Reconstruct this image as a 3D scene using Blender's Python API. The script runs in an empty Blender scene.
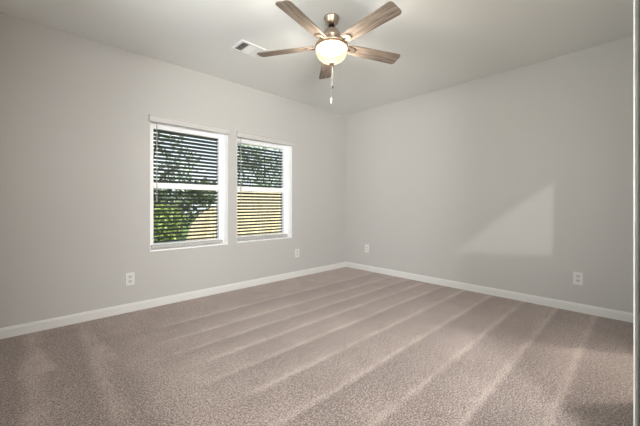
import bpy, bmesh, math, random
from mathutils import Vector, Matrix
S = bpy.context.scene
COL = S.collection
PI = math.pi
random.seed(7)

# ------------------------------------------------------------------ camera
CAM_H = 1.127
YAW = math.atan2(322, 306)
cam = bpy.data.cameras.new('camera')
cam.sensor_width = 36.0
cam.lens = 36.0 * 306 / 640
cam.shift_y = -8.4 / 640
cam.clip_start = 0.02
co = bpy.data.objects.new('camera', cam)
COL.objects.link(co)
co.location = (0, 0, CAM_H)
co.rotation_euler = (PI / 2, 0, YAW - PI / 2)
S.camera = co

# ------------------------------------------------------------------ view, world, light
S.view_settings.view_transform = 'Standard'
S.view_settings.look = 'None'
S.view_settings.exposure = 0.0
S.view_settings.gamma = 1.0
S.view_settings.use_curve_mapping = False
S.cycles.use_denoising = True
S.cycles.max_bounces = 10
S.cycles.diffuse_bounces = 6
S.cycles.sample_clamp_indirect = 8.0

W = bpy.data.worlds.new('sky')
S.world = W
W.use_nodes = True
nt = W.node_tree
bg = nt.nodes['Background']
tc = nt.nodes.new('ShaderNodeTexCoord')
sp = nt.nodes.new('ShaderNodeSeparateXYZ')
rp = nt.nodes.new('ShaderNodeValToRGB')
nt.links.new(tc.outputs['Generated'], sp.inputs[0])
nt.links.new(sp.outputs['Z'], rp.inputs[0])
rp.color_ramp.elements[0].color = (0.92, 0.97, 1.0, 1)
rp.color_ramp.elements[1].color = (0.45, 0.66, 0.95, 1)
nt.links.new(rp.outputs[0], bg.inputs[0])
bg.inputs[1].default_value = 1.6


def lamp(name, kind, loc, energy, color=(1, 1, 1), target=None, **kw):
    d = bpy.data.lights.new(name, kind)
    d.energy = energy
    d.color = color
    for k, v in kw.items():
        setattr(d, k, v)
    o = bpy.data.objects.new(name, d)
    COL.objects.link(o)
    o.location = loc
    if target is not None:
        o.rotation_euler = (Vector(target) - Vector(loc)).to_track_quat('-Z', 'Y').to_euler()
    return o


# afternoon sun coming over the house, lights the fence and the trees
lamp('sun', 'SUN', (0, -10, 12), 8.0, (1.0, 0.93, 0.80), target=(4, 3, 0), angle=0.009)
# added fill lamp behind the camera, thrown up and forward through the wide doorway
lamp('hall_fill', 'AREA', (-0.75, -2.2, 1.3), 235, (0.985, 1.0, 1.0), target=(3.4, 3.2, 1.9), shape='RECTANGLE', size=1.1, size_y=1.1)
# added fill lamp shining in through the added side window, left of the camera
lamp('side_fill_light', 'AREA', (-1.25, 1.45, 1.62), 102, (1.0, 0.995, 0.985), target=(4.18, 1.75, 1.60), shape='RECTANGLE', size=2.4, size_y=1.6)
# added spot through the masking partition: the pale triangle on the right wall
lamp('triangle_spot', 'SPOT', (-2.6, -1.18, 2.0), 350, (1.0, 0.99, 0.97), target=(-1.2, -0.75, 1.83), shadow_soft_size=0.012, spot_size=0.6, spot_blend=0.3)
# lamp of the side room: pale band on the carpet through the second door
lamp('bath_light', 'POINT', (3.80, -1.0, 2.05), 205, (1.0, 0.98, 0.96), shadow_soft_size=0.12)


# ------------------------------------------------------------------ materials
def mat(name, color, rough=0.6, metal=0.0, noise=None, bump=None, emit=None, spec=0.3):
    m = bpy.data.materials.new(name)
    m.use_nodes = True
    n = m.node_tree
    b = n.nodes['Principled BSDF']
    b.inputs['Base Color'].default_value = (*color, 1)
    b.inputs['Roughness'].default_value = rough
    b.inputs['Metallic'].default_value = metal
    b.inputs['Specular IOR Level'].default_value = spec
    t = n.nodes.new('ShaderNodeTexCoord')
    if noise:
        sc, amt = noise
        x = n.nodes.new('ShaderNodeTexNoise')
        x.inputs['Scale'].default_value = sc
        x.inputs['Detail'].default_value = 4
        n.links.new(t.outputs['Object'], x.inputs['Vector'])
        r = n.nodes.new('ShaderNodeValToRGB')
        r.color_ramp.elements[0].position = 0.3
        r.color_ramp.elements[1].position = 0.7
        r.color_ramp.elements[0].color = (*[c * (1 - amt) for c in color], 1)
        r.color_ramp.elements[1].color = (*[min(1, c * (1 + amt)) for c in color], 1)
        n.links.new(x.outputs['Fac'], r.inputs[0])
        n.links.new(r.outputs[0], b.inputs['Base Color'])
    if bump:
        sc, st, dist = bump
        x = n.nodes.new('ShaderNodeTexNoise')
        x.inputs['Scale'].default_value = sc
        x.inputs['Detail'].default_value = 3
        n.links.new(t.outputs['Object'], x.inputs['Vector'])
        u = n.nodes.new('ShaderNodeBump')
        u.inputs['Strength'].default_value = st
        u.inputs['Distance'].default_value = dist
        n.links.new(x.outputs['Fac'], u.inputs['Height'])
        n.links.new(u.outputs[0], b.inputs['Normal'])
    if emit:
        b.inputs['Emission Color'].default_value = (*emit[0], 1)
        b.inputs['Emission Strength'].default_value = emit[1]
    return m


M = {}
M['wall'] = mat('wall_paint', (0.50, 0.486, 0.466), 0.75, noise=(0.7, 0.012), bump=(140, 0.08, 0.002))
M['ceiling'] = mat('ceiling_paint', (0.775, 0.782, 0.762), 0.85, bump=(110, 0.1, 0.002))
M['trim'] = mat('white_trim_paint', (0.68, 0.67, 0.65), 0.35, noise=(3, 0.01))
M['vinyl'] = mat('white_vinyl', (0.95, 0.95, 0.95), 0.35, noise=(4, 0.008))
M['valance'] = mat('valance_white', (0.535, 0.515, 0.50), 0.45, noise=(4, 0.01))
M['rail'] = mat('blind_rail_grey', (0.45, 0.44, 0.42), 0.5, noise=(8, 0.02))
M['slat'] = mat('slat_backlit_shade', (0.085, 0.090, 0.084), 0.7, noise=(9, 0.12), spec=0.15)  # white slats, backlit shade put into the dark colour
M['wand'] = mat('clear_grey_wand', (0.42, 0.42, 0.40), 0.3, noise=(9, 0.02))
M['nickel'] = mat('brushed_nickel', (0.46, 0.37, 0.29), 0.36, 0.85, noise=(60, 0.05))
M['dark_metal'] = mat('dark_bronze_metal', (0.05, 0.042, 0.035), 0.4, 0.6, noise=(40, 0.1))
M['bronze'] = mat('aged_bronze', (0.30, 0.21, 0.13), 0.45, 0.5, noise=(40, 0.05))
M['black'] = mat('black_rubber', (0.010, 0.009, 0.008), 0.6, noise=(40, 0.1), spec=0.1)
M['chain'] = mat('chain_metal', (0.72, 0.68, 0.62), 0.35, 0.6, noise=(40, 0.03))
M['fob'] = mat('white_fob', (0.88, 0.87, 0.84), 0.4, noise=(30, 0.02))
M['plate'] = mat('outlet_white', (0.69, 0.685, 0.665), 0.35, noise=(30, 0.01))
M['socket'] = mat('outlet_face', (0.57, 0.565, 0.55), 0.35, noise=(30, 0.01))
M['slot'] = mat('outlet_slot_dark', (0.06, 0.06, 0.06), 0.6, noise=(30, 0.05))
M['vent'] = mat('vent_white', (0.80, 0.80, 0.79), 0.4, noise=(20, 0.01))
M['duct'] = mat('duct_dark', (0.05, 0.05, 0.055), 0.8, noise=(20, 0.1))
M['lawn'] = mat('lawn_green', (0.13, 0.20, 0.05), 0.9, noise=(3, 0.35))
M['leaf_a'] = mat('leaf_dark_green', (0.11, 0.15, 0.07), 0.7, noise=(3, 0.5))
M['leaf_b'] = mat('leaf_bright_green', (0.27, 0.35, 0.10), 0.7, noise=(3, 0.45))
M['leaf_c'] = mat('leaf_grey_green', (0.44, 0.50, 0.42), 0.7, noise=(3, 0.4))
M['bark'] = mat('bark', (0.09, 0.07, 0.05), 0.9, noise=(10, 0.3))
M['hall_floor'] = mat('hall_floor_wood', (0.30, 0.24, 0.18), 0.5, noise=(4, 0.15))


def wood(name, c1, c2, scale, rough):
    m = bpy.data.materials.new(name)
    m.use_nodes = True
    n = m.node_tree
    b = n.nodes['Principled BSDF']
    t = n.nodes.new('ShaderNodeTexCoord')
    mp = n.nodes.new('ShaderNodeMapping')
    mp.inputs['Scale'].default_value = scale
    n.links.new(t.outputs['Object'], mp.inputs[0])
    x = n.nodes.new('ShaderNodeTexNoise')
    x.inputs['Scale'].default_value = 4
    x.inputs['Detail'].default_value = 6
    x.inputs['Distortion'].default_value = 0.6
    n.links.new(mp.outputs[0], x.inputs['Vector'])
    r = n.nodes.new('ShaderNodeValToRGB')
    r.color_ramp.elements[0].position = 0.35
    r.color_ramp.elements[1].position = 0.66
    r.color_ramp.elements[0].color = (*c1, 1)
    r.color_ramp.elements[1].color = (*c2, 1)
    n.links.new(x.outputs['Fac'], r.inputs[0])
    n.links.new(r.outputs[0], b.inputs['Base Color'])
    b.inputs['Roughness'].default_value = rough
    b.inputs['Specular IOR Level'].default_value = 0.25
    return m


M['blade'] = wood('weathered_grey_wood', (0.14, 0.108, 0.085), (0.31, 0.25, 0.20), (1.2, 16, 16), 0.55)
M['fence'] = wood('tan_fence_wood', (0.55, 0.42, 0.26), (0.82, 0.67, 0.46), (5, 5, 0.6), 0.8)


def glass_pane():
    m = bpy.data.materials.new('window_glass')
    m.use_nodes = True
    n = m.node_tree
    n.nodes.remove(n.nodes['Principled BSDF'])
    o = n.nodes['Material Output']
    t = n.nodes.new('ShaderNodeBsdfTransparent')
    t.inputs[0].default_value = (0.95, 0.98, 0.98, 1)
    g = n.nodes.new('ShaderNodeBsdfGlossy')
    g.inputs['Roughness'].default_value = 0.02
    f = n.nodes.new('ShaderNodeFresnel')
    f.inputs[0].default_value = 1.3
    x = n.nodes.new('ShaderNodeMixShader')
    n.links.new(f.outputs[0], x.inputs[0])
    n.links.new(t.outputs[0], x.inputs[1])
    n.links.new(g.outputs[0], x.inputs[2])
    n.links.new(x.outputs[0], o.inputs[0])
    return m


M['glass'] = glass_pane()


def bowl_glass():
    """lit alabaster bowl: warm cloudy glass that glows and lets part of the bulbs' light through"""
    m = bpy.data.materials.new('lit_frosted_glass')
    m.use_nodes = True
    n = m.node_tree
    n.nodes.remove(n.nodes['Principled BSDF'])
    t = n.nodes.new('ShaderNodeTexCoord')
    x = n.nodes.new('ShaderNodeTexNoise')
    x.inputs['Scale'].default_value = 9
    n.links.new(t.outputs['Object'], x.inputs['Vector'])
    r = n.nodes.new('ShaderNodeValToRGB')
    r.color_ramp.elements[0].position = 0.35
    r.color_ramp.elements[1].position = 0.65
    r.color_ramp.elements[0].color = (1.0, 0.64, 0.36, 1)
    r.color_ramp.elements[1].color = (1.0, 0.78, 0.52, 1)
    n.links.new(x.outputs['Fac'], r.inputs[0])
    e = n.nodes.new('ShaderNodeEmission')
    e.inputs[1].default_value = BOWL
    n.links.new(r.outputs[0], e.inputs[0])
    tl = n.nodes.new('ShaderNodeBsdfTranslucent')
    tl.inputs[0].default_value = (0.006, 0.005, 0.004, 1)
    a = n.nodes.new('ShaderNodeAddShader')
    n.links.new(e.outputs[0], a.inputs[0])
    n.links.new(tl.outputs[0], a.inputs[1])
    tr = n.nodes.new('ShaderNodeBsdfTransparent')
    tr.inputs[0].default_value = (1.0, 0.95, 0.88, 1)
    mx = n.nodes.new('ShaderNodeMixShader')
    mx.inputs[0].default_value = 0.33
    n.links.new(a.outputs[0], mx.inputs[1])
    n.links.new(tr.outputs[0], mx.inputs[2])
    n.links.new(mx.outputs[0], n.nodes['Material Output'].inputs[0])
    return m


BOWL = 0.95
M['bowl'] = bowl_glass()


def carpet():
    m = bpy.data.materials.new('carpet_pile')
    m.use_nodes = True
    n = m.node_tree
    L = n.links.new
    b = n.nodes['Principled BSDF']
    b.inputs['Roughness'].default_value = 1.0
    b.inputs['Specular IOR Level'].default_value = 0.05
    b.inputs['Sheen Weight'].default_value = 0.66
    b.inputs['Sheen Roughness'].default_value = 0.45
    b.inputs['Sheen Tint'].default_value = (1.0, 0.895, 0.84, 1)
    t = n.nodes.new('ShaderNodeTexCoord')

    def noise(scale, detail=2, rough=0.5):
        x = n.nodes.new('ShaderNodeTexNoise')
        x.inputs['Scale'].default_value = scale
        x.inputs['Detail'].default_value = detail
        x.inputs['Roughness'].default_value = rough
        L(t.outputs['Object'], x.inputs['Vector'])
        return x.outputs['Fac']

    def math_(op, a, bb=None, c=None, clamp=False):
        x = n.nodes.new('ShaderNodeMath')
        x.operation = op
        x.use_clamp = clamp
        for i, v in enumerate((a, bb, c)):
            if v is None:
                continue
            if isinstance(v, (int, float)):
                x.inputs[i].default_value = v
            else:
                L(v, x.inputs[i])
        return x.outputs[0]

    def ramp(v, stops):
        r = n.nodes.new('ShaderNodeValToRGB')
        e = r.color_ramp.elements
        while len(e) > 1:
            e.remove(e[-1])
        e[0].position, e[0].color = stops[0][0], (stops[0][1],) * 3 + (1,)
        for p, c in stops[1:]:
            q = e.new(p)
            q.color = (c, c, c, 1)
        L(v, r.inputs[0])
        return r.outputs[0]

    def rng(v, a, bb, lo=0.0, hi=1.0):
        x = n.nodes.new('ShaderNodeMapRange')
        x.interpolation_type = 'SMOOTHSTEP'
        L(v, x.inputs[0])
        for i, k in enumerate((a, bb, lo, hi)):
            x.inputs[i + 1].default_value = k
        return x.outputs[0]

    s = n.nodes.new('ShaderNodeSeparateXYZ')
    L(t.outputs['Object'], s.inputs[0])
    X, Y = s.outputs['X'], s.outputs['Y']
    wob = math_('MULTIPLY', math_('SUBTRACT', noise(1.3, 2), 0.5), 0.028)
    wob2 = math_('MULTIPLY', math_('SUBTRACT', noise(18, 3), 0.5), 0.035)
    yw = math_('ADD', math_('ADD', Y, wob), wob2)
    # vacuum strokes along the room: one thin light edge per pass
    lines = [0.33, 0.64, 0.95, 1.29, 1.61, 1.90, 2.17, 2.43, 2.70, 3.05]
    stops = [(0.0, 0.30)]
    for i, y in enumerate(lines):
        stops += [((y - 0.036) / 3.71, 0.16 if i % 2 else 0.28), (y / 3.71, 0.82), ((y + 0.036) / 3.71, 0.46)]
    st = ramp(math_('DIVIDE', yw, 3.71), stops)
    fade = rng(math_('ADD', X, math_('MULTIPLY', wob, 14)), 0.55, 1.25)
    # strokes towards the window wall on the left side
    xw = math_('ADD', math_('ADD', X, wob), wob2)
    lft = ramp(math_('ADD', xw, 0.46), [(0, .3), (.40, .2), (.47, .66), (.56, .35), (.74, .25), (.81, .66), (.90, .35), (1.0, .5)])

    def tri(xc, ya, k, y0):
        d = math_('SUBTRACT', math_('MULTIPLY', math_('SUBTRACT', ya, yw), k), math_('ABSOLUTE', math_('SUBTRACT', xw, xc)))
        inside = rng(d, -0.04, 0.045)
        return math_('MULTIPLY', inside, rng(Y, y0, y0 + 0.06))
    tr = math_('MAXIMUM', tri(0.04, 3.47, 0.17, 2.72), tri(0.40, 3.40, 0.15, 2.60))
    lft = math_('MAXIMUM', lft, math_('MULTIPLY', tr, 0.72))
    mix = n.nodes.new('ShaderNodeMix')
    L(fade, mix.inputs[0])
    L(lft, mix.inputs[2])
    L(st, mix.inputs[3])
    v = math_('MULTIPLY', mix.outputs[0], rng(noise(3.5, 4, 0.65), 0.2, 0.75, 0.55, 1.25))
    big = math_('MULTIPLY', math_('SUBTRACT', noise(1.6, 3), 0.5), 0.35)
    v = math_('ADD', v, big)
    speck = math_('ADD', math_('MULTIPLY', math_('SUBTRACT', noise(125, 2, 0.75), 0.5), 2.6), math_('MULTIPLY', math_('SUBTRACT', noise(55, 2, 0.7), 0.5), 0.9))
    v = math_('ADD', v, math_('MULTIPLY', speck, 2.0), clamp=True)
    r = n.nodes.new('ShaderNodeValToRGB')
    e = r.color_ramp.elements
    e[0].position, e[0].color = 0.0, (0.062, 0.042, 0.035, 1)
    e[1].position, e[1].color = 1.0, (0.45, 0.358, 0.318, 1)
    q = e.new(0.35)
    q.color = (0.190, 0.138, 0.117, 1)
    L(v, r.inputs[0])
    L(r.outputs[0], b.inputs['Base Color'])
    u = n.nodes.new('ShaderNodeBump')
    u.inputs['Strength'].default_value = 0.6
    u.inputs['Distance'].default_value = 0.012
    L(noise(150, 3, 0.7), u.inputs['Height'])
    L(u.outputs[0], b.inputs['Normal'])
    return m


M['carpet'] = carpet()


# ------------------------------------------------------------------ mesh helpers
def link(name, bm, m, parent=None, smooth=False, loc=None):
    me = bpy.data.meshes.new(name)
    bmesh.ops.recalc_face_normals(bm, faces=bm.faces)
    bm.to_mesh(me)
    bm.free()
    if smooth:
        for p in me.polygons:
            p.use_smooth = True
    me.materials.append(m)
    o = bpy.data.objects.new(name, me)
    COL.objects.link(o)
    if parent:
        o.parent = parent
    if loc is not None:
        o.location = loc
    return o


def box(bm, x0, x1, y0, y1, z0, z1, mtx=None, bev=0.0):
    v = [Vector((x, y, z)) for x in (x0, x1) for y in (y0, y1) for z in (z0, z1)]
    if mtx is not None:
        v = [mtx @ p for p in v]
    v = [bm.verts.new(p) for p in v]
    fs = [bm.faces.new([v[i] for i in q]) for q in ((0, 1, 3, 2), (4, 6, 7, 5), (0, 4, 5, 1), (2, 3, 7, 6), (0, 2, 6, 4), (1, 5, 7, 3))]
    if bev:
        es = list({e for f in fs for e in f.edges})
        bmesh.ops.bevel(bm, geom=es, offset=bev, segments=2, affect='EDGES', profile=0.5)


def lathe(bm, prof, seg=40, mtx=None, cap=True):
    rings = []
    for r, z in prof:
        ring = []
        for k in range(seg):
            a = 2 * PI * k / seg
            p = Vector((r * math.cos(a), r * math.sin(a), z))
            ring.append(bm.verts.new(mtx @ p if mtx is not None else p))
        rings.append(ring)
    for A, B in zip(rings, rings[1:]):
        for k in range(seg):
            bm.faces.new((A[k], A[(k + 1) % seg], B[(k + 1) % seg], B[k]))
    if cap:
        bm.faces.new(rings[0])
        bm.faces.new(rings[-1])


def tube(bm, p0, p1, r, seg=8):
    p0, p1 = Vector(p0), Vector(p1)
    d = p1 - p0
    q = d.to_track_quat('Z', 'Y').to_matrix().to_4x4()
    lathe(bm, [(r, 0), (r, d.length)], seg, Matrix.Translation(p0) @ q)


def prism(bm, pts, mtx, z0, z1):
    """extrude a 2-D outline"""
    A = [bm.verts.new(mtx @ Vector((x, y, z0))) for x, y in pts]
    B = [bm.verts.new(mtx @ Vector((x, y, z1))) for x, y in pts]
    bm.faces.new(A)
    bm.faces.new(B)
    k = len(pts)
    for i in range(k):
        bm.faces.new((A[i], A[(i + 1) % k], B[(i + 1) % k], B[i]))


def empty(name, loc, label, cat, group=None):
    o = bpy.data.objects.new(name, None)
    o.empty_display_size = 0.1
    COL.objects.link(o)
    o.location = loc
    o['label'] = label
    o['category'] = cat
    if group:
        o['group'] = group
    return o


def struct(o):
    o['kind'] = 'structure'
    return o


def wall_y(name, x0, x1, y0, y1, z1, holes, m):
    """wall running along x with rectangular holes (x0, x1, z0, z1)"""
    bm = bmesh.new()
    xs = sorted({x0, x1, *[h[0] for h in holes], *[h[1] for h in holes]})
    zs = sorted({0.0, z1, *[h[2] for h in holes], *[h[3] for h in holes]})
    solid = lambda i, j: not any(h[0] - 1e-6 <= xs[i] and xs[i + 1] <= h[1] + 1e-6 and h[2] - 1e-6 <= zs[j] and zs[j + 1] <= h[3] + 1e-6 for h in holes)
    for i in range(len(xs) - 1):
        j = 0
        while j < len(zs) - 1:
            if not solid(i, j):
                j += 1
                continue
            k = j
            while k + 1 < len(zs) - 1 and solid(i, k + 1):
                k += 1
            box(bm, xs[i], xs[i + 1], y0, y1, zs[j], zs[k + 1])
            j = k + 1
    return struct(link(name, bm, m))


# ------------------------------------------------------------------ room shell
XR, YW, H = 4.18, 3.71, 2.74
XL = -0.46
WT = 0.24                                   # window wall thickness
bm = bmesh.new(); box(bm, XL, XR, 0, YW, -0.1, 0)
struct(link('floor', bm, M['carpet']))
bm = bmesh.new(); box(bm, XL - 0.12, XR + 0.12, 0, YW + WT, H, H + 0.12)
struct(link('ceiling', bm, M['ceiling']))
W1 = (0.959, 1.875, 0.622, 2.05)
W2 = (2.003, 2.931, 0.630, 2.04)
wall_y('wall_left', XL, XR, YW, YW + WT, H, [W1, W2], M['wall'])
bm = bmesh.new(); box(bm, XR, XR + 0.12, -0.12, YW + WT, 0, H)
struct(link('wall_right', bm, M['wall']))
W3 = (0.45, 2.45, 0.95, 2.35)
def wall_x(name, x0, x1, y0, y1, hole, m):
    a, b, c, d = hole
    bm = bmesh.new()
    box(bm, x0, x1, y0, a, 0, H); box(bm, x0, x1, b, y1, 0, H)
    box(bm, x0, x1, a, b, 0, c); box(bm, x0, x1, a, b, d, H)
    return struct(link(name, bm, m))


wall_x('wall_side', XL - 0.12, XL, -0.12, YW + WT, W3, M['wall'])
wall_y('wall_rear', XL, XR, -0.12, 0.0, H, [(-0.30, 1.912, 0, 2.12), (2.52, 3.35, 0, 2.05)], M['wall'])


# baseboards: a stepped profile with an eased top
def baseboard(name, a, b, nrm):
    a, b, nrm = Vector((*a, 0)), Vector((*b, 0)), Vector((*nrm, 0))
    prof = [(0, 0), (0.014, 0), (0.014, 0.070), (0.011, 0.076), (0.009, 0.086), (0.005, 0.090), (0, 0.090)]
    bm = bmesh.new()
    A = [bm.verts.new(a + nrm * d + Vector((0, 0, z))) for d, z in prof]
    B = [bm.verts.new(b + nrm * d + Vector((0, 0, z))) for d, z in prof]
    bm.faces.new(A); bm.faces.new(B)
    for i in range(len(prof)):
        j = (i + 1) % len(prof)
        bm.faces.new((A[i], A[j], B[j], B[i]))
    return struct(link(name, bm, M['trim']))


baseboard('baseboard_left', (XL, YW), (XR, YW), (0, -1))
baseboard('baseboard_right', (XR, 0), (XR, YW - 0.014), (-1, 0))
baseboard('baseboard_side', (XL, 0), (XL, YW - 0.014), (1, 0))
baseboard('baseboard_rear', (3.41, 0), (XR - 0.014, 0), (0, 1))

# door casing beside the camera (its edge closes the frame on the right)
def casing(name, x0, x1, z1):
    bm = bmesh.new()
    s = 1 if x1 > x0 else -1
    prof = [(0, -0.12), (0.070, 0.003), (0.030, 0.0120), (0.004, 0.0205), (0.0, 0.0218), (0.0, 0.0238), (0.004, 0.0248), (0.012, 0.0245), (0.085, 0.014), (0.090, 0.0), (0.090, -0.12)]
    # unseen strip added proud of the jamb to shade the casing edge
    prof[0:1] = [(0, -0.12), (0, -0.055), (-0.028, -0.055), (-0.028, -0.002)]
    pts = [(x0 + s * a, b) for a, b in prof]
    prism(bm, pts, Matrix.Identity(4), 0, z1)
    return struct(link(name, bm, M['trim']))


casing('trim_1', 1.822, 1.9, 2.12)
def flat_casing(name, xs, z1):
    bm = bmesh.new()
    box(bm, xs[0] - 0.06, xs[0], 0, 0.014, 0, z1)
    box(bm, xs[1], xs[1] + 0.06, 0, 0.014, 0, z1)
    box(bm, xs[0] - 0.06, xs[1] + 0.06, 0, 0.014, z1, z1 + 0.06)
    return struct(link(name, bm, M['trim']))


flat_casing('trim_2', (2.52, 3.35), 2.05)

# ------------------------------------------------------------------ rooms behind the camera
bm = bmesh.new(); box(bm, -4.0, 5.2, -3.2, 0, -0.1, -0.004)
struct(link('floor_hall', bm, M['hall_floor']))
bm = bmesh.new(); box(bm, -4.0, 5.2, -3.2, 0, H, H + 0.12)
struct(link('ceiling_hall', bm, M['ceiling']))
bm = bmesh.new(); box(bm, -4.12, 5.32, -3.32, -3.2, 0, H)
struct(link('wall_hall_back', bm, M['wall']))
bm = bmesh.new(); box(bm, -4.12, -4.0, -3.2, 0, 0, H); box(bm, 5.2, 5.32, -3.2, 0, 0, H)
box(bm, -4.0, XL - 0.12, -0.12, 0, 0, H); box(bm, XR + 0.12, 5.2, -0.12, 0, 0, H)
struct(link('wall_hall_sides', bm, M['wall']))
bm = bmesh.new(); box(bm, 2.10, 2.22, -3.2, -0.12, 0, H)
struct(link('wall_hall_divider', bm, M['wall']))
# unseen partition added as a mask, its raked opening shapes the spot light
Lp = Vector((-2.6, -1.18, 2.0))
def on_part(y, z, x=-1.2):
    t = (x - Lp.x) / (XR - Lp.x)
    return Lp.y + t * (y - Lp.y), Lp.z + t * (z - Lp.z)


ta, tb, tl = on_part(0.666, 1.397), on_part(0.666, 0.551), on_part(1.80, 0.47)
bm = bmesh.new()
def quad_x(pts, x0=-1.2, x1=-1.19):
    A = [bm.verts.new((x0, y, z)) for y, z in pts]
    B = [bm.verts.new((x1, y, z)) for y, z in pts]
    bm.faces.new(A); bm.faces.new(B)
    for i in range(len(pts)):
        j = (i + 1) % len(pts)
        bm.faces.new((A[i], A[j], B[j], B[i]))


quad_x([(-3.2, 0), (ta[0], 0), (ta[0], H), (-3.2, H)])
quad_x([(tl[0], 0), (-0.12, 0), (-0.12, H), (tl[0], H)])
quad_x([(ta[0], 0), (tl[0], 0), (tl[0], tl[1]), (tb[0], tb[1])])
quad_x([(ta[0], ta[1]), (tl[0], tl[1]), (tl[0], H), (ta[0], H)])
struct(link('wall_light_mask', bm, M['wall']))


# ------------------------------------------------------------------ windows
FR = 0.067
def window(name, hole):
    x0, x1, z0, z1 = hole
    y0, y1 = YW + 0.12, YW + 0.21
    bm = bmesh.new()
    box(bm, x0, x0 + FR, y0, y1, z0, z1, bev=0.004)
    box(bm, x1 - FR, x1, y0, y1, z0, z1, bev=0.004)
    box(bm, x0 + FR, x1 - FR, y0, y1, z1 - 0.055, z1, bev=0.004)
    box(bm, x0 + FR, x1 - FR, y0, y1, z0, z0 + 0.055, bev=0.004)
    f = struct(link(name, bm, M['vinyl']))
    bm = bmesh.new()
    box(bm, x0 + FR, x1 - FR, y0 - 0.012, y1, 1.312, 1.350, bev=0.004)
    box(bm, x0 + FR, x1 - FR, y0 + 0.004, y1, 1.350, 1.380, bev=0.004)
    link('meeting_rail', bm, M['vinyl'], f)
    bm = bmesh.new()
    box(bm, x0 + FR, x1 - FR, y0 + 0.072, y0 + 0.076, z0 + 0.055, 1.312)
    box(bm, x0 + FR, x1 - FR, y0 + 0.072, y0 + 0.076, 1.380, z1 - 0.055)
    link('window_pane', bm, M['glass'], f)
    bm = bmesh.new()
    box(bm, x0, x0 + 0.004, YW + 0.001, y0, z0, z1)
    box(bm, x1 - 0.004, x1, YW + 0.001, y0, z0, z1)
    box(bm, x0, x1, YW + 0.001, y0, z1 - 0.004, z1)
    link('jamb_liner', bm, M['vinyl'], f)
    bm = bmesh.new()
    box(bm, x0, x1, YW - 0.006, y0, z0 - 0.012, z0 + 0.003, bev=0.003)
    link('window_sill', bm, M['vinyl'], f)
    return f


window('window_1', W1)
window('window_2', W2)

bm = bmesh.new()
for ya, yb in ((W3[0], W3[0] + 0.05), (1.425, 1.475), (W3[1] - 0.05, W3[1])):
    box(bm, XL - 0.10, XL - 0.03, ya, yb, W3[2], W3[3])
for za, zb in ((W3[2], W3[2] + 0.05), (W3[3] - 0.05, W3[3])):
    box(bm, XL - 0.10, XL - 0.03, W3[0], W3[1], za, zb)
w3 = struct(link('added_window', bm, M['vinyl']))  # unseen window added to let the side fill lamp in
bm = bmesh.new(); box(bm, XL - 0.068, XL - 0.062, W3[0] + 0.05, W3[1] - 0.05, W3[2] + 0.05, W3[3] - 0.05)
link('window_pane', bm, M['glass'], w3)  # pane of the added window


def blind(hole, label, zv):
    x0, x1, z0, z1 = hole
    cx = (x0 + x1) / 2
    y0 = YW + 0.12
    root = empty('venetian_blind', (cx, YW, z0), label, 'window blind', 'blinds of the two windows')
    T = Matrix.Translation((-cx, -YW, -z0))
    bm = bmesh.new()
    # valance board with a moulded face and short returns
    prof = [(0.03, zv), (-0.030, zv), (-0.034, zv + 0.008), (-0.030, zv + 0.016), (-0.030, zv + 0.058), (-0.036, zv + 0.064), (-0.036, zv + 0.074), (0.0, zv + 0.078), (0.0, zv + 0.07), (0.03, zv + 0.0)]
    prof = prof[:8]
    A = [bm.verts.new(T @ Vector((x0 - 0.012, YW - 0.0 + min(d, 0.0), z))) for d, z in prof]
    B = [bm.verts.new(T @ Vector((x1 + 0.012, YW - 0.0 + min(d, 0.0), z))) for d, z in prof]
    bm.faces.new(A); bm.faces.new(B)
    for i in range(len(prof)):
        j = (i + 1) % len(prof)
        bm.faces.new((A[i], A[j], B[j], B[i]))
    link('valance', bm, M['valance'], root)
    # slats behind the sash bars
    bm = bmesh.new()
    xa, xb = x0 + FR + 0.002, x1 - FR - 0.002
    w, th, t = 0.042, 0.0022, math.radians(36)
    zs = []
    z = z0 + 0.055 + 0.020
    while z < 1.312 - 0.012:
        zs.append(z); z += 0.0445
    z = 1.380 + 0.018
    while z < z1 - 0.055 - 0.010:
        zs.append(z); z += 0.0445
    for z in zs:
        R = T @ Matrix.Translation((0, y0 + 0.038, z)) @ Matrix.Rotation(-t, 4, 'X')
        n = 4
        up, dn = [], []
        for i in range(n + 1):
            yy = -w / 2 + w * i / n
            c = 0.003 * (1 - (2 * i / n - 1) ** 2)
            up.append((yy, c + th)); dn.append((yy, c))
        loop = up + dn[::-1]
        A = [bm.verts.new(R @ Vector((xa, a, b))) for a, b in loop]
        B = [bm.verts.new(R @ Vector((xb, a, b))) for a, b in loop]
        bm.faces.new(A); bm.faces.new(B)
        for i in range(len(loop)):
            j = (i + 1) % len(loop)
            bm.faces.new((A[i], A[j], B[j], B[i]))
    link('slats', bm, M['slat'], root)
    bm = bmesh.new()
    box(bm, x0 + 0.035, x1 - 0.03, YW + 0.075, YW + 0.115, z0 + 0.012, z0 + 0.045, T, bev=0.004)
    link('bottom_rail', bm, M['rail'], root)
    bm = bmesh.new()
    xw = x0 + 0.078
    tube(bm, T @ Vector((xw, YW + 0.035, 1.19)), T @ Vector((xw, YW + 0.035, z1)), 0.0042)
    tube(bm, T @ Vector((xw, YW + 0.035, 1.16)), T @ Vector((xw, YW + 0.035, 1.19)), 0.0065)
    link('wand', bm, M['wand'], root)
    return root


blind(W1, 'white slatted window blind, slats coloured as in backlit shade, in the nearer left window, with pale valance and wand', 2.036)
blind(W2, 'white slatted window blind, slats coloured as in backlit shade, in the farther right window, nearest the room corner', 2.024)


# ------------------------------------------------------------------ ceiling fan
FC = Vector((1.891, 1.845, 0))
fan = empty('ceiling_fan', (FC.x, FC.y, H), 'five-bladed brushed nickel ceiling fan with grey wood blades and lit glass bowl', 'ceiling fan')
def zup(z):
    return z if z > 2.635 or z < 2.2 else z + 0.024


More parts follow.
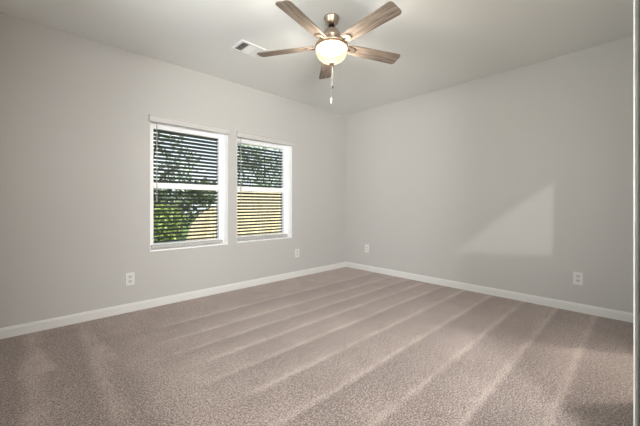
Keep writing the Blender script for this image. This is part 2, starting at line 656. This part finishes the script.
def fpart(name, prof, m, parent=fan, seg=48, cap=True, loc=None):
    bm = bmesh.new()
    lathe(bm, [(r, zup(z) - H) for r, z in prof], seg, None, cap)
    return link(name, bm, m, parent, True)


fpart('canopy', [(0.066, H), (0.068, H - 0.006), (0.066, H - 0.014), (0.060, H - 0.020), (0.056, H - 0.045), (0.047, H - 0.056), (0.036, H - 0.063), (0.020, H - 0.064)], M['nickel'])
fpart('downrod', [(0.012, H - 0.064), (0.024, H - 0.068), (0.027, H - 0.080), (0.025, H - 0.092), (0.014, H - 0.102)], M['black'])
fpart('motor_housing', [(r, z - 0.024) for r, z in [(0.020, 2.642), (0.036, 2.640), (0.058, 2.626), (0.073, 2.604), (0.080, 2.576), (0.079, 2.562), (0.068, 2.556), (0.066, 2.530), (0.090, 2.525), (0.120, 2.519), (0.134, 2.509), (0.134, 2.498), (0.120, 2.490), (0.090, 2.487), (0.060, 2.486)]], M['nickel'])
fpart('light_fitter', [(0.060, 2.486), (0.075, 2.478), (0.088, 2.466), (0.090, 2.456), (0.082, 2.450), (0.040, 2.448)], M['nickel'])
# glass bowl: thin shell with a rolled lip, open at the top
outer = [(0.137 * math.sin(a), 2.432 - 0.110 * math.cos(a)) for a in [math.radians(d) for d in range(8, 91, 6)]]
outer += [(0.139, 2.436), (0.138, 2.442), (0.133, 2.444)]
inner = []
bw = fpart('light_bowl', outer + inner, M['bowl'], cap=False)
fpart('bowl_rim', [(0.130, 2.447), (0.139, 2.445), (0.143, 2.450), (0.143, 2.461), (0.138, 2.465), (0.129, 2.463), (0.130, 2.447)], M['bronze'], cap=False)
fpart('bowl_finial', [(0.004, 2.300), (0.010, 2.302), (0.015, 2.308), (0.022, 2.314), (0.025, 2.321), (0.020, 2.326)], M['bronze'])
# bulbs shine up out of the open bowl and down through the glass
for k in range(3):
    a = math.radians(100 + 120 * k)
    lamp('fan_bulb', 'POINT', (FC.x + 0.060 * math.cos(a), FC.y + 0.060 * math.sin(a), 2.412), 26.0, (1.0, 0.96, 0.90), shadow_soft_size=0.035)

ZB = 2.494
PITCH = math.atan(0.22)
def blade_mesh():
    bm = bmesh.new()
    # outline in (along, across), rounded corners at the tip
    out = [(0.155, -0.050), (0.30, -0.060), (0.60, -0.068)]
    cxx, r = 0.680, 0.030
    hw = 0.069
    out += [(cxx - r + r * math.sin(a), -hw + r - r * math.cos(a)) for a in [math.radians(d) for d in range(0, 91, 18)]]
    out += [(cxx - r + r * math.cos(a), hw - r + r * math.sin(a)) for a in [math.radians(d) for d in range(0, 91, 18)]]
    out += [(0.60, 0.068), (0.30, 0.060), (0.155, 0.050)]
    prism(bm, out, Matrix.Identity(4), 0.0, 0.007)
    return bm


def iron_mesh():
    bm = bmesh.new()
    # flat arm from the motor with an oval plate under the blade root
    pts = [(0.085, -0.016), (0.13, -0.014), (0.150, -0.024), (0.175, -0.034), (0.205, -0.030), (0.222, -0.012), (0.225, 0.0), (0.222, 0.012), (0.205, 0.030), (0.175, 0.034), (0.150, 0.024), (0.13, 0.014), (0.085, 0.016)]
    prism(bm, pts, Matrix.Identity(4), -0.007, -0.001)
    return bm


def slot_mesh():
    bm = bmesh.new()
    pts = [(0.165 + 0.019 * math.cos(a), 0.009 * math.sin(a)) for a in [k * PI / 8 for k in range(16)]]
    prism(bm, pts, Matrix.Identity(4), -0.0085, -0.0065)
    return bm


for k in range(5):
    ang = math.radians(50.3 + 72 * k)
    Mx = Matrix.Translation((0, 0, ZB - H)) @ Matrix.Rotation(ang, 4, 'Z') @ Matrix.Rotation(-PITCH, 4, 'X')
    b = link('blade', blade_mesh(), M['blade'], fan)
    b.matrix_local = Mx
    ir = link('blade_iron', iron_mesh(), M['nickel'], b)
    link('mounting_slot', slot_mesh(), M['dark_metal'], ir)

# two pull chains with fobs
def chain(dx, dy, z0, z1, zf, m):
    bm = bmesh.new()
    zz = z0
    while zz > z1:
        mt = Matrix.Translation((dx, dy, zz - H))
        bmesh.ops.create_icosphere(bm, subdivisions=1, radius=0.0022, matrix=mt)
        zz -= 0.0055
    tube(bm, (dx, dy, z1 - H), (dx, dy, z0 - H), 0.0009, 5)
    c = link('pull_chain', bm, M['chain'], fan)
    bm = bmesh.new()
    mt = Matrix.Translation((dx, dy, -H))
    lathe(bm, [(0.002, z1), (0.0055, z1 - 0.008), (0.0065, (z1 + zf) / 2), (0.0055, zf + 0.006), (0.002, zf)], 12, mt)
    link('chain_fob', bm, m, c, True)


chain(0.006, -0.006, 2.326, 2.155, 2.128, M['dark_metal'])
chain(-0.002, 0.003, 2.326, 2.050, 1.995, M['fob'])

# ------------------------------------------------------------------ ceiling vent
vx0, vx1, vy0, vy1 = 1.506, 1.794, 2.690, 2.914
vent = empty('ceiling_vent', (vx0, vy0, H), 'white three-way ceiling air vent beside the fan, one bank of louvres dark', 'air vent')
lx, ly = vx1 - vx0, vy1 - vy0
bm = bmesh.new()
fw = 0.026
box(bm, 0, lx, 0, fw, -0.010, 0, bev=0.003); box(bm, 0, lx, ly - fw, ly, -0.010, 0, bev=0.003)
box(bm, 0, fw, fw, ly - fw, -0.010, 0, bev=0.003); box(bm, lx - fw, lx, fw, ly - fw, -0.010, 0, bev=0.003)
b1, b2 = fw + 0.076, lx - fw - 0.076
box(bm, b1 - 0.005, b1 + 0.005, fw, ly - fw, -0.009, 0); box(bm, b2 - 0.005, b2 + 0.005, fw, ly - fw, -0.009, 0)
link('vent_frame', bm, M['vent'], vent)
bm = bmesh.new(); box(bm, fw, lx - fw, fw, ly - fw, -0.0012, -0.0002)
link('vent_duct', bm, M['duct'], vent)
def louvres(name, xa, xb, along_y, tilt, step):
    bm = bmesh.new()
    w = 0.017
    if along_y:
        x = xa + step / 2
        while x < xb:
            box(bm, -w / 2, w / 2, fw, ly - fw, -0.0004, 0.0004, Matrix.Translation((x, 0, -0.0068)) @ Matrix.Rotation(tilt, 4, 'Y'))
            x += step
    else:
        y = fw + step / 2
        while y < ly - fw:
            box(bm, xa, xb, -w / 2, w / 2, -0.0004, 0.0004, Matrix.Translation((0, y, -0.0068)) @ Matrix.Rotation(tilt, 4, 'X'))
            y += step
    return link(name, bm, M['vent'], vent)


louvres('louvre_bank', fw, b1 - 0.005, True, math.radians(-38), 0.0150)
louvres('louvre_bank', b1 + 0.005, b2 - 0.005, False, math.radians(-20), 0.0215)
louvres('louvre_bank', b2 + 0.005, lx - fw, True, math.radians(20), 0.0215)


# ------------------------------------------------------------------ outlets
def outlet(loc, rz, label, slots=True):
    o = empty('wall_outlet', loc, label, 'wall outlet', 'wall outlets')
    o.rotation_euler = (0, 0, rz)
    bm = bmesh.new()
    box(bm, -0.041, 0.041, -0.007, 0, -0.066, 0.066, bev=0.003)
    link('cover_plate', bm, M['plate'], o)
    for s in (-1, 1):
        bm = bmesh.new()
        pts = [(0.019 * (1 if abs(math.cos(a)) > .6 else abs(math.cos(a)) / .6) * (1 if math.cos(a) > 0 else -1), 0.016 * math.sin(a)) for a in [(k + .5) * PI / 10 for k in range(20)]]
        prism(bm, [(x, z + 0.0235 * s) for x, z in pts], Matrix.Rotation(PI / 2, 4, 'X'), 0.006, 0.0088)
        f = link('socket', bm, M['socket'], o)
        bm = bmesh.new()
        z = 0.0235 * s
        box(bm, -0.0085, -0.0055, -0.0094, -0.0080, z - 0.002, z + 0.009)
        box(bm, 0.0050, 0.0080, -0.0094, -0.0080, z - 0.002, z + 0.009)
        box(bm, -0.003, 0.003, -0.0094, -0.0080, z - 0.011, z - 0.006)
        link('slot', bm, M['slot'], f)
    bm = bmesh.new()
    lathe(bm, [(0.003, 0.006), (0.003, 0.0082), (0.0015, 0.0086)], 12, Matrix.Rotation(PI / 2, 4, 'X'))
    link('screw', bm, M['socket'], o)
    return o


outlet((0.769, YW, 0.345), 0, 'white duplex wall outlet on the window wall, left of and below the nearer window')
outlet((3.030, YW, 0.372), 0, 'small white wall outlet on the window wall just past the farther window')
outlet((XR, 3.234, 0.378), -PI / 2, 'small white wall outlet on the right wall close to the room corner')
outlet((XR, 0.463, 0.352), -PI / 2, 'white duplex wall outlet low on the right wall, at the far right of the photo')

# ------------------------------------------------------------------ outdoors
bm = bmesh.new(); box(bm, -25, 40, YW + WT, 45, -0.5, -0.35)
struct(link('ground', bm, M['lawn']))

# tan board fence whose end panel sweeps down in a curve
FY = 7.5
fence = empty('wooden_fence', (5.5, FY, -0.35), 'tan wooden board fence outside the windows, its left end sweeping down in a curve', 'fence')
ox, oy, oz = 5.5, FY, -0.35
def fence_top(x):
    c = [(2.60, 0.05), (2.69, 0.21), (2.83, 0.635), (3.05, 0.895), (3.51, 1.15), (3.74, 1.34), (4.1, 1.46), (5.8, 1.51), (20, 1.55)]
    for (a, za), (b, zb) in zip(c, c[1:]):
        if x <= b:
            return za + (zb - za) * (x - a) / (b - a)
    return 1.55


bm = bmesh.new()
x = 2.61
while x < 12.5:
    w = 0.136 if x > 4 else 0.066
    za, zb = fence_top(x), fence_top(x + w)
    A = [bm.verts.new((p - ox, -0.011, z - oz)) for p, z in ((x, -0.35), (x + w, -0.35), (x + w, zb), (x, za))]
    B = [bm.verts.new((p - ox, 0.011, z - oz)) for p, z in ((x, -0.35), (x + w, -0.35), (x + w, zb), (x, za))]
    bm.faces.new(A); bm.faces.new(B)
    for i in range(4):
        j = (i + 1) % 4
        bm.faces.new((A[i], A[j], B[j], B[i]))
    x += w + 0.004
link('fence_boards', bm, M['fence'], fence)
bm = bmesh.new()
for z in (0.10, 0.75, 1.25):
    box(bm, (2.7 if z < .3 else 3.9) - ox, 12.4 - ox, 0.012, 0.05, z - oz, z + 0.08 - oz)
link('fence_rail', bm, M['fence'], fence)
for xp in (4.2, 6.6, 9.0, 11.4):
    bm = bmesh.new(); box(bm, xp - ox, xp + 0.1 - ox, 0.05, 0.15, 0, 1.55 - oz)
    link('fence_post', bm, M['fence'], fence)


def foliage(bm, c, rad, n, size):
    for _ in range(n):
        while True:
            p = Vector((random.uniform(-1, 1), random.uniform(-1, 1), random.uniform(-1, 1)))
            if 0.25 < p.length < 1:
                break
        p = Vector((p.x * rad[0], p.y * rad[1], p.z * rad[2])) + Vector(c)
        s = size * random.uniform(0.6, 1.4)
        q = Matrix.Rotation(random.uniform(0, 6.28), 4, 'Z') @ Matrix.Rotation(random.uniform(-1.2, 1.2), 4, 'X')
        v = [bm.verts.new(p + q @ Vector(k)) for k in ((0, -s, 0), (s * .45, -s * .2, .1 * s), (s * .3, s * .5, 0), (0, s, -.12 * s), (-s * .3, s * .5, 0), (-s * .45, -s * .2, .1 * s))]
        bm.faces.new(v)


def tree(name, base, blobs, leafm, n, size, label, cat, trunk=None, group=None):
    root = empty(name, base, label, cat, group)
    b = Vector(base)
    bm = bmesh.new()
    for c, r in blobs:
        foliage(bm, Vector(c) - b, r, n, size)
    link('foliage', bm, leafm, root)
    bm = bmesh.new()
    top = trunk or 0.6
    rr = 0.09 if top > 1 else 0.03
    lathe(bm, [(rr * 1.3, 0.0), (rr, top * .4), (rr * .7, top)], 10)
    for c, r in blobs:
        d = Vector(c) - b
        tube(bm, (0, 0, top * .7), d, rr * .35, 6)
    link('trunk', bm, M['bark'], root)
    return root


G = -0.35
tree('garden_tree', (2.5, 10.3, G), [((2.15, 10.3, 2.8), (0.95, .8, .95)), ((2.95, 10.3, 3.5), (.85, .7, .75)), ((2.7, 10.3, 1.8), (1.1, .8, .65)), ((3.55, 10.2, 2.5), (.6, .6, .6))], M['leaf_c'], 210, 0.11,
     'leafy grey-green tree seen through the left half of the nearer window', 'tree', 2.6, 'trees outside')
tree('garden_tree', (4.1, 12.4, G), [((4.1, 12.4, 1.55), (1.3, .7, .6)), ((5.2, 12.4, 1.65), (.75, .7, .55)), ((3.0, 12.4, 1.55), (.95, .7, .55))], M['leaf_a'], 420, 0.13,
     'low dark green tree behind the fence, at the foot of the nearer window view', 'tree', 1.4, 'trees outside')
tree('garden_tree', (8.2, 12.5, G), [((7.3, 12.5, 2.0), (1.1, .9, 1.0)), ((8.6, 12.4, 2.3), (1.2, .9, 1.2)), ((9.8, 12.6, 2.2), (1.0, .9, 1.2)), ((8.2, 12.5, 3.5), (1.5, .9, .8)), ((7.0, 12.2, 3.3), (.8, .8, .7))], M['leaf_c'], 300, 0.13,
     'large grey-green tree above the fence in the farther window', 'tree', 3.0, 'trees outside')
tree('garden_bush', (1.9, 6.9, G), [((1.85, 6.8, 0.45), (.55, .45, .75)), ((2.15, 6.9, 0.15), (.32, .4, .45)), ((2.1, 7.0, 0.75), (.42, .4, .4)), ((1.5, 6.9, 0.2), (.4, .4, .5))], M['leaf_b'], 380, 0.07,
     'bright green bush at lower left in the nearer window view', 'bush', 0.6)
tree('garden_bush', (1.2, 8.6, G), [((1.4, 8.6, 0.6), (.8, .5, .7)), ((2.5, 8.7, 0.9), (.8, .5, .6)), ((3.6, 8.7, 0.95), (.9, .5, .6))], M['leaf_a'], 420, 0.09,
     'dark green bush behind the bright bush, left of the fence end', 'bush', 0.6)
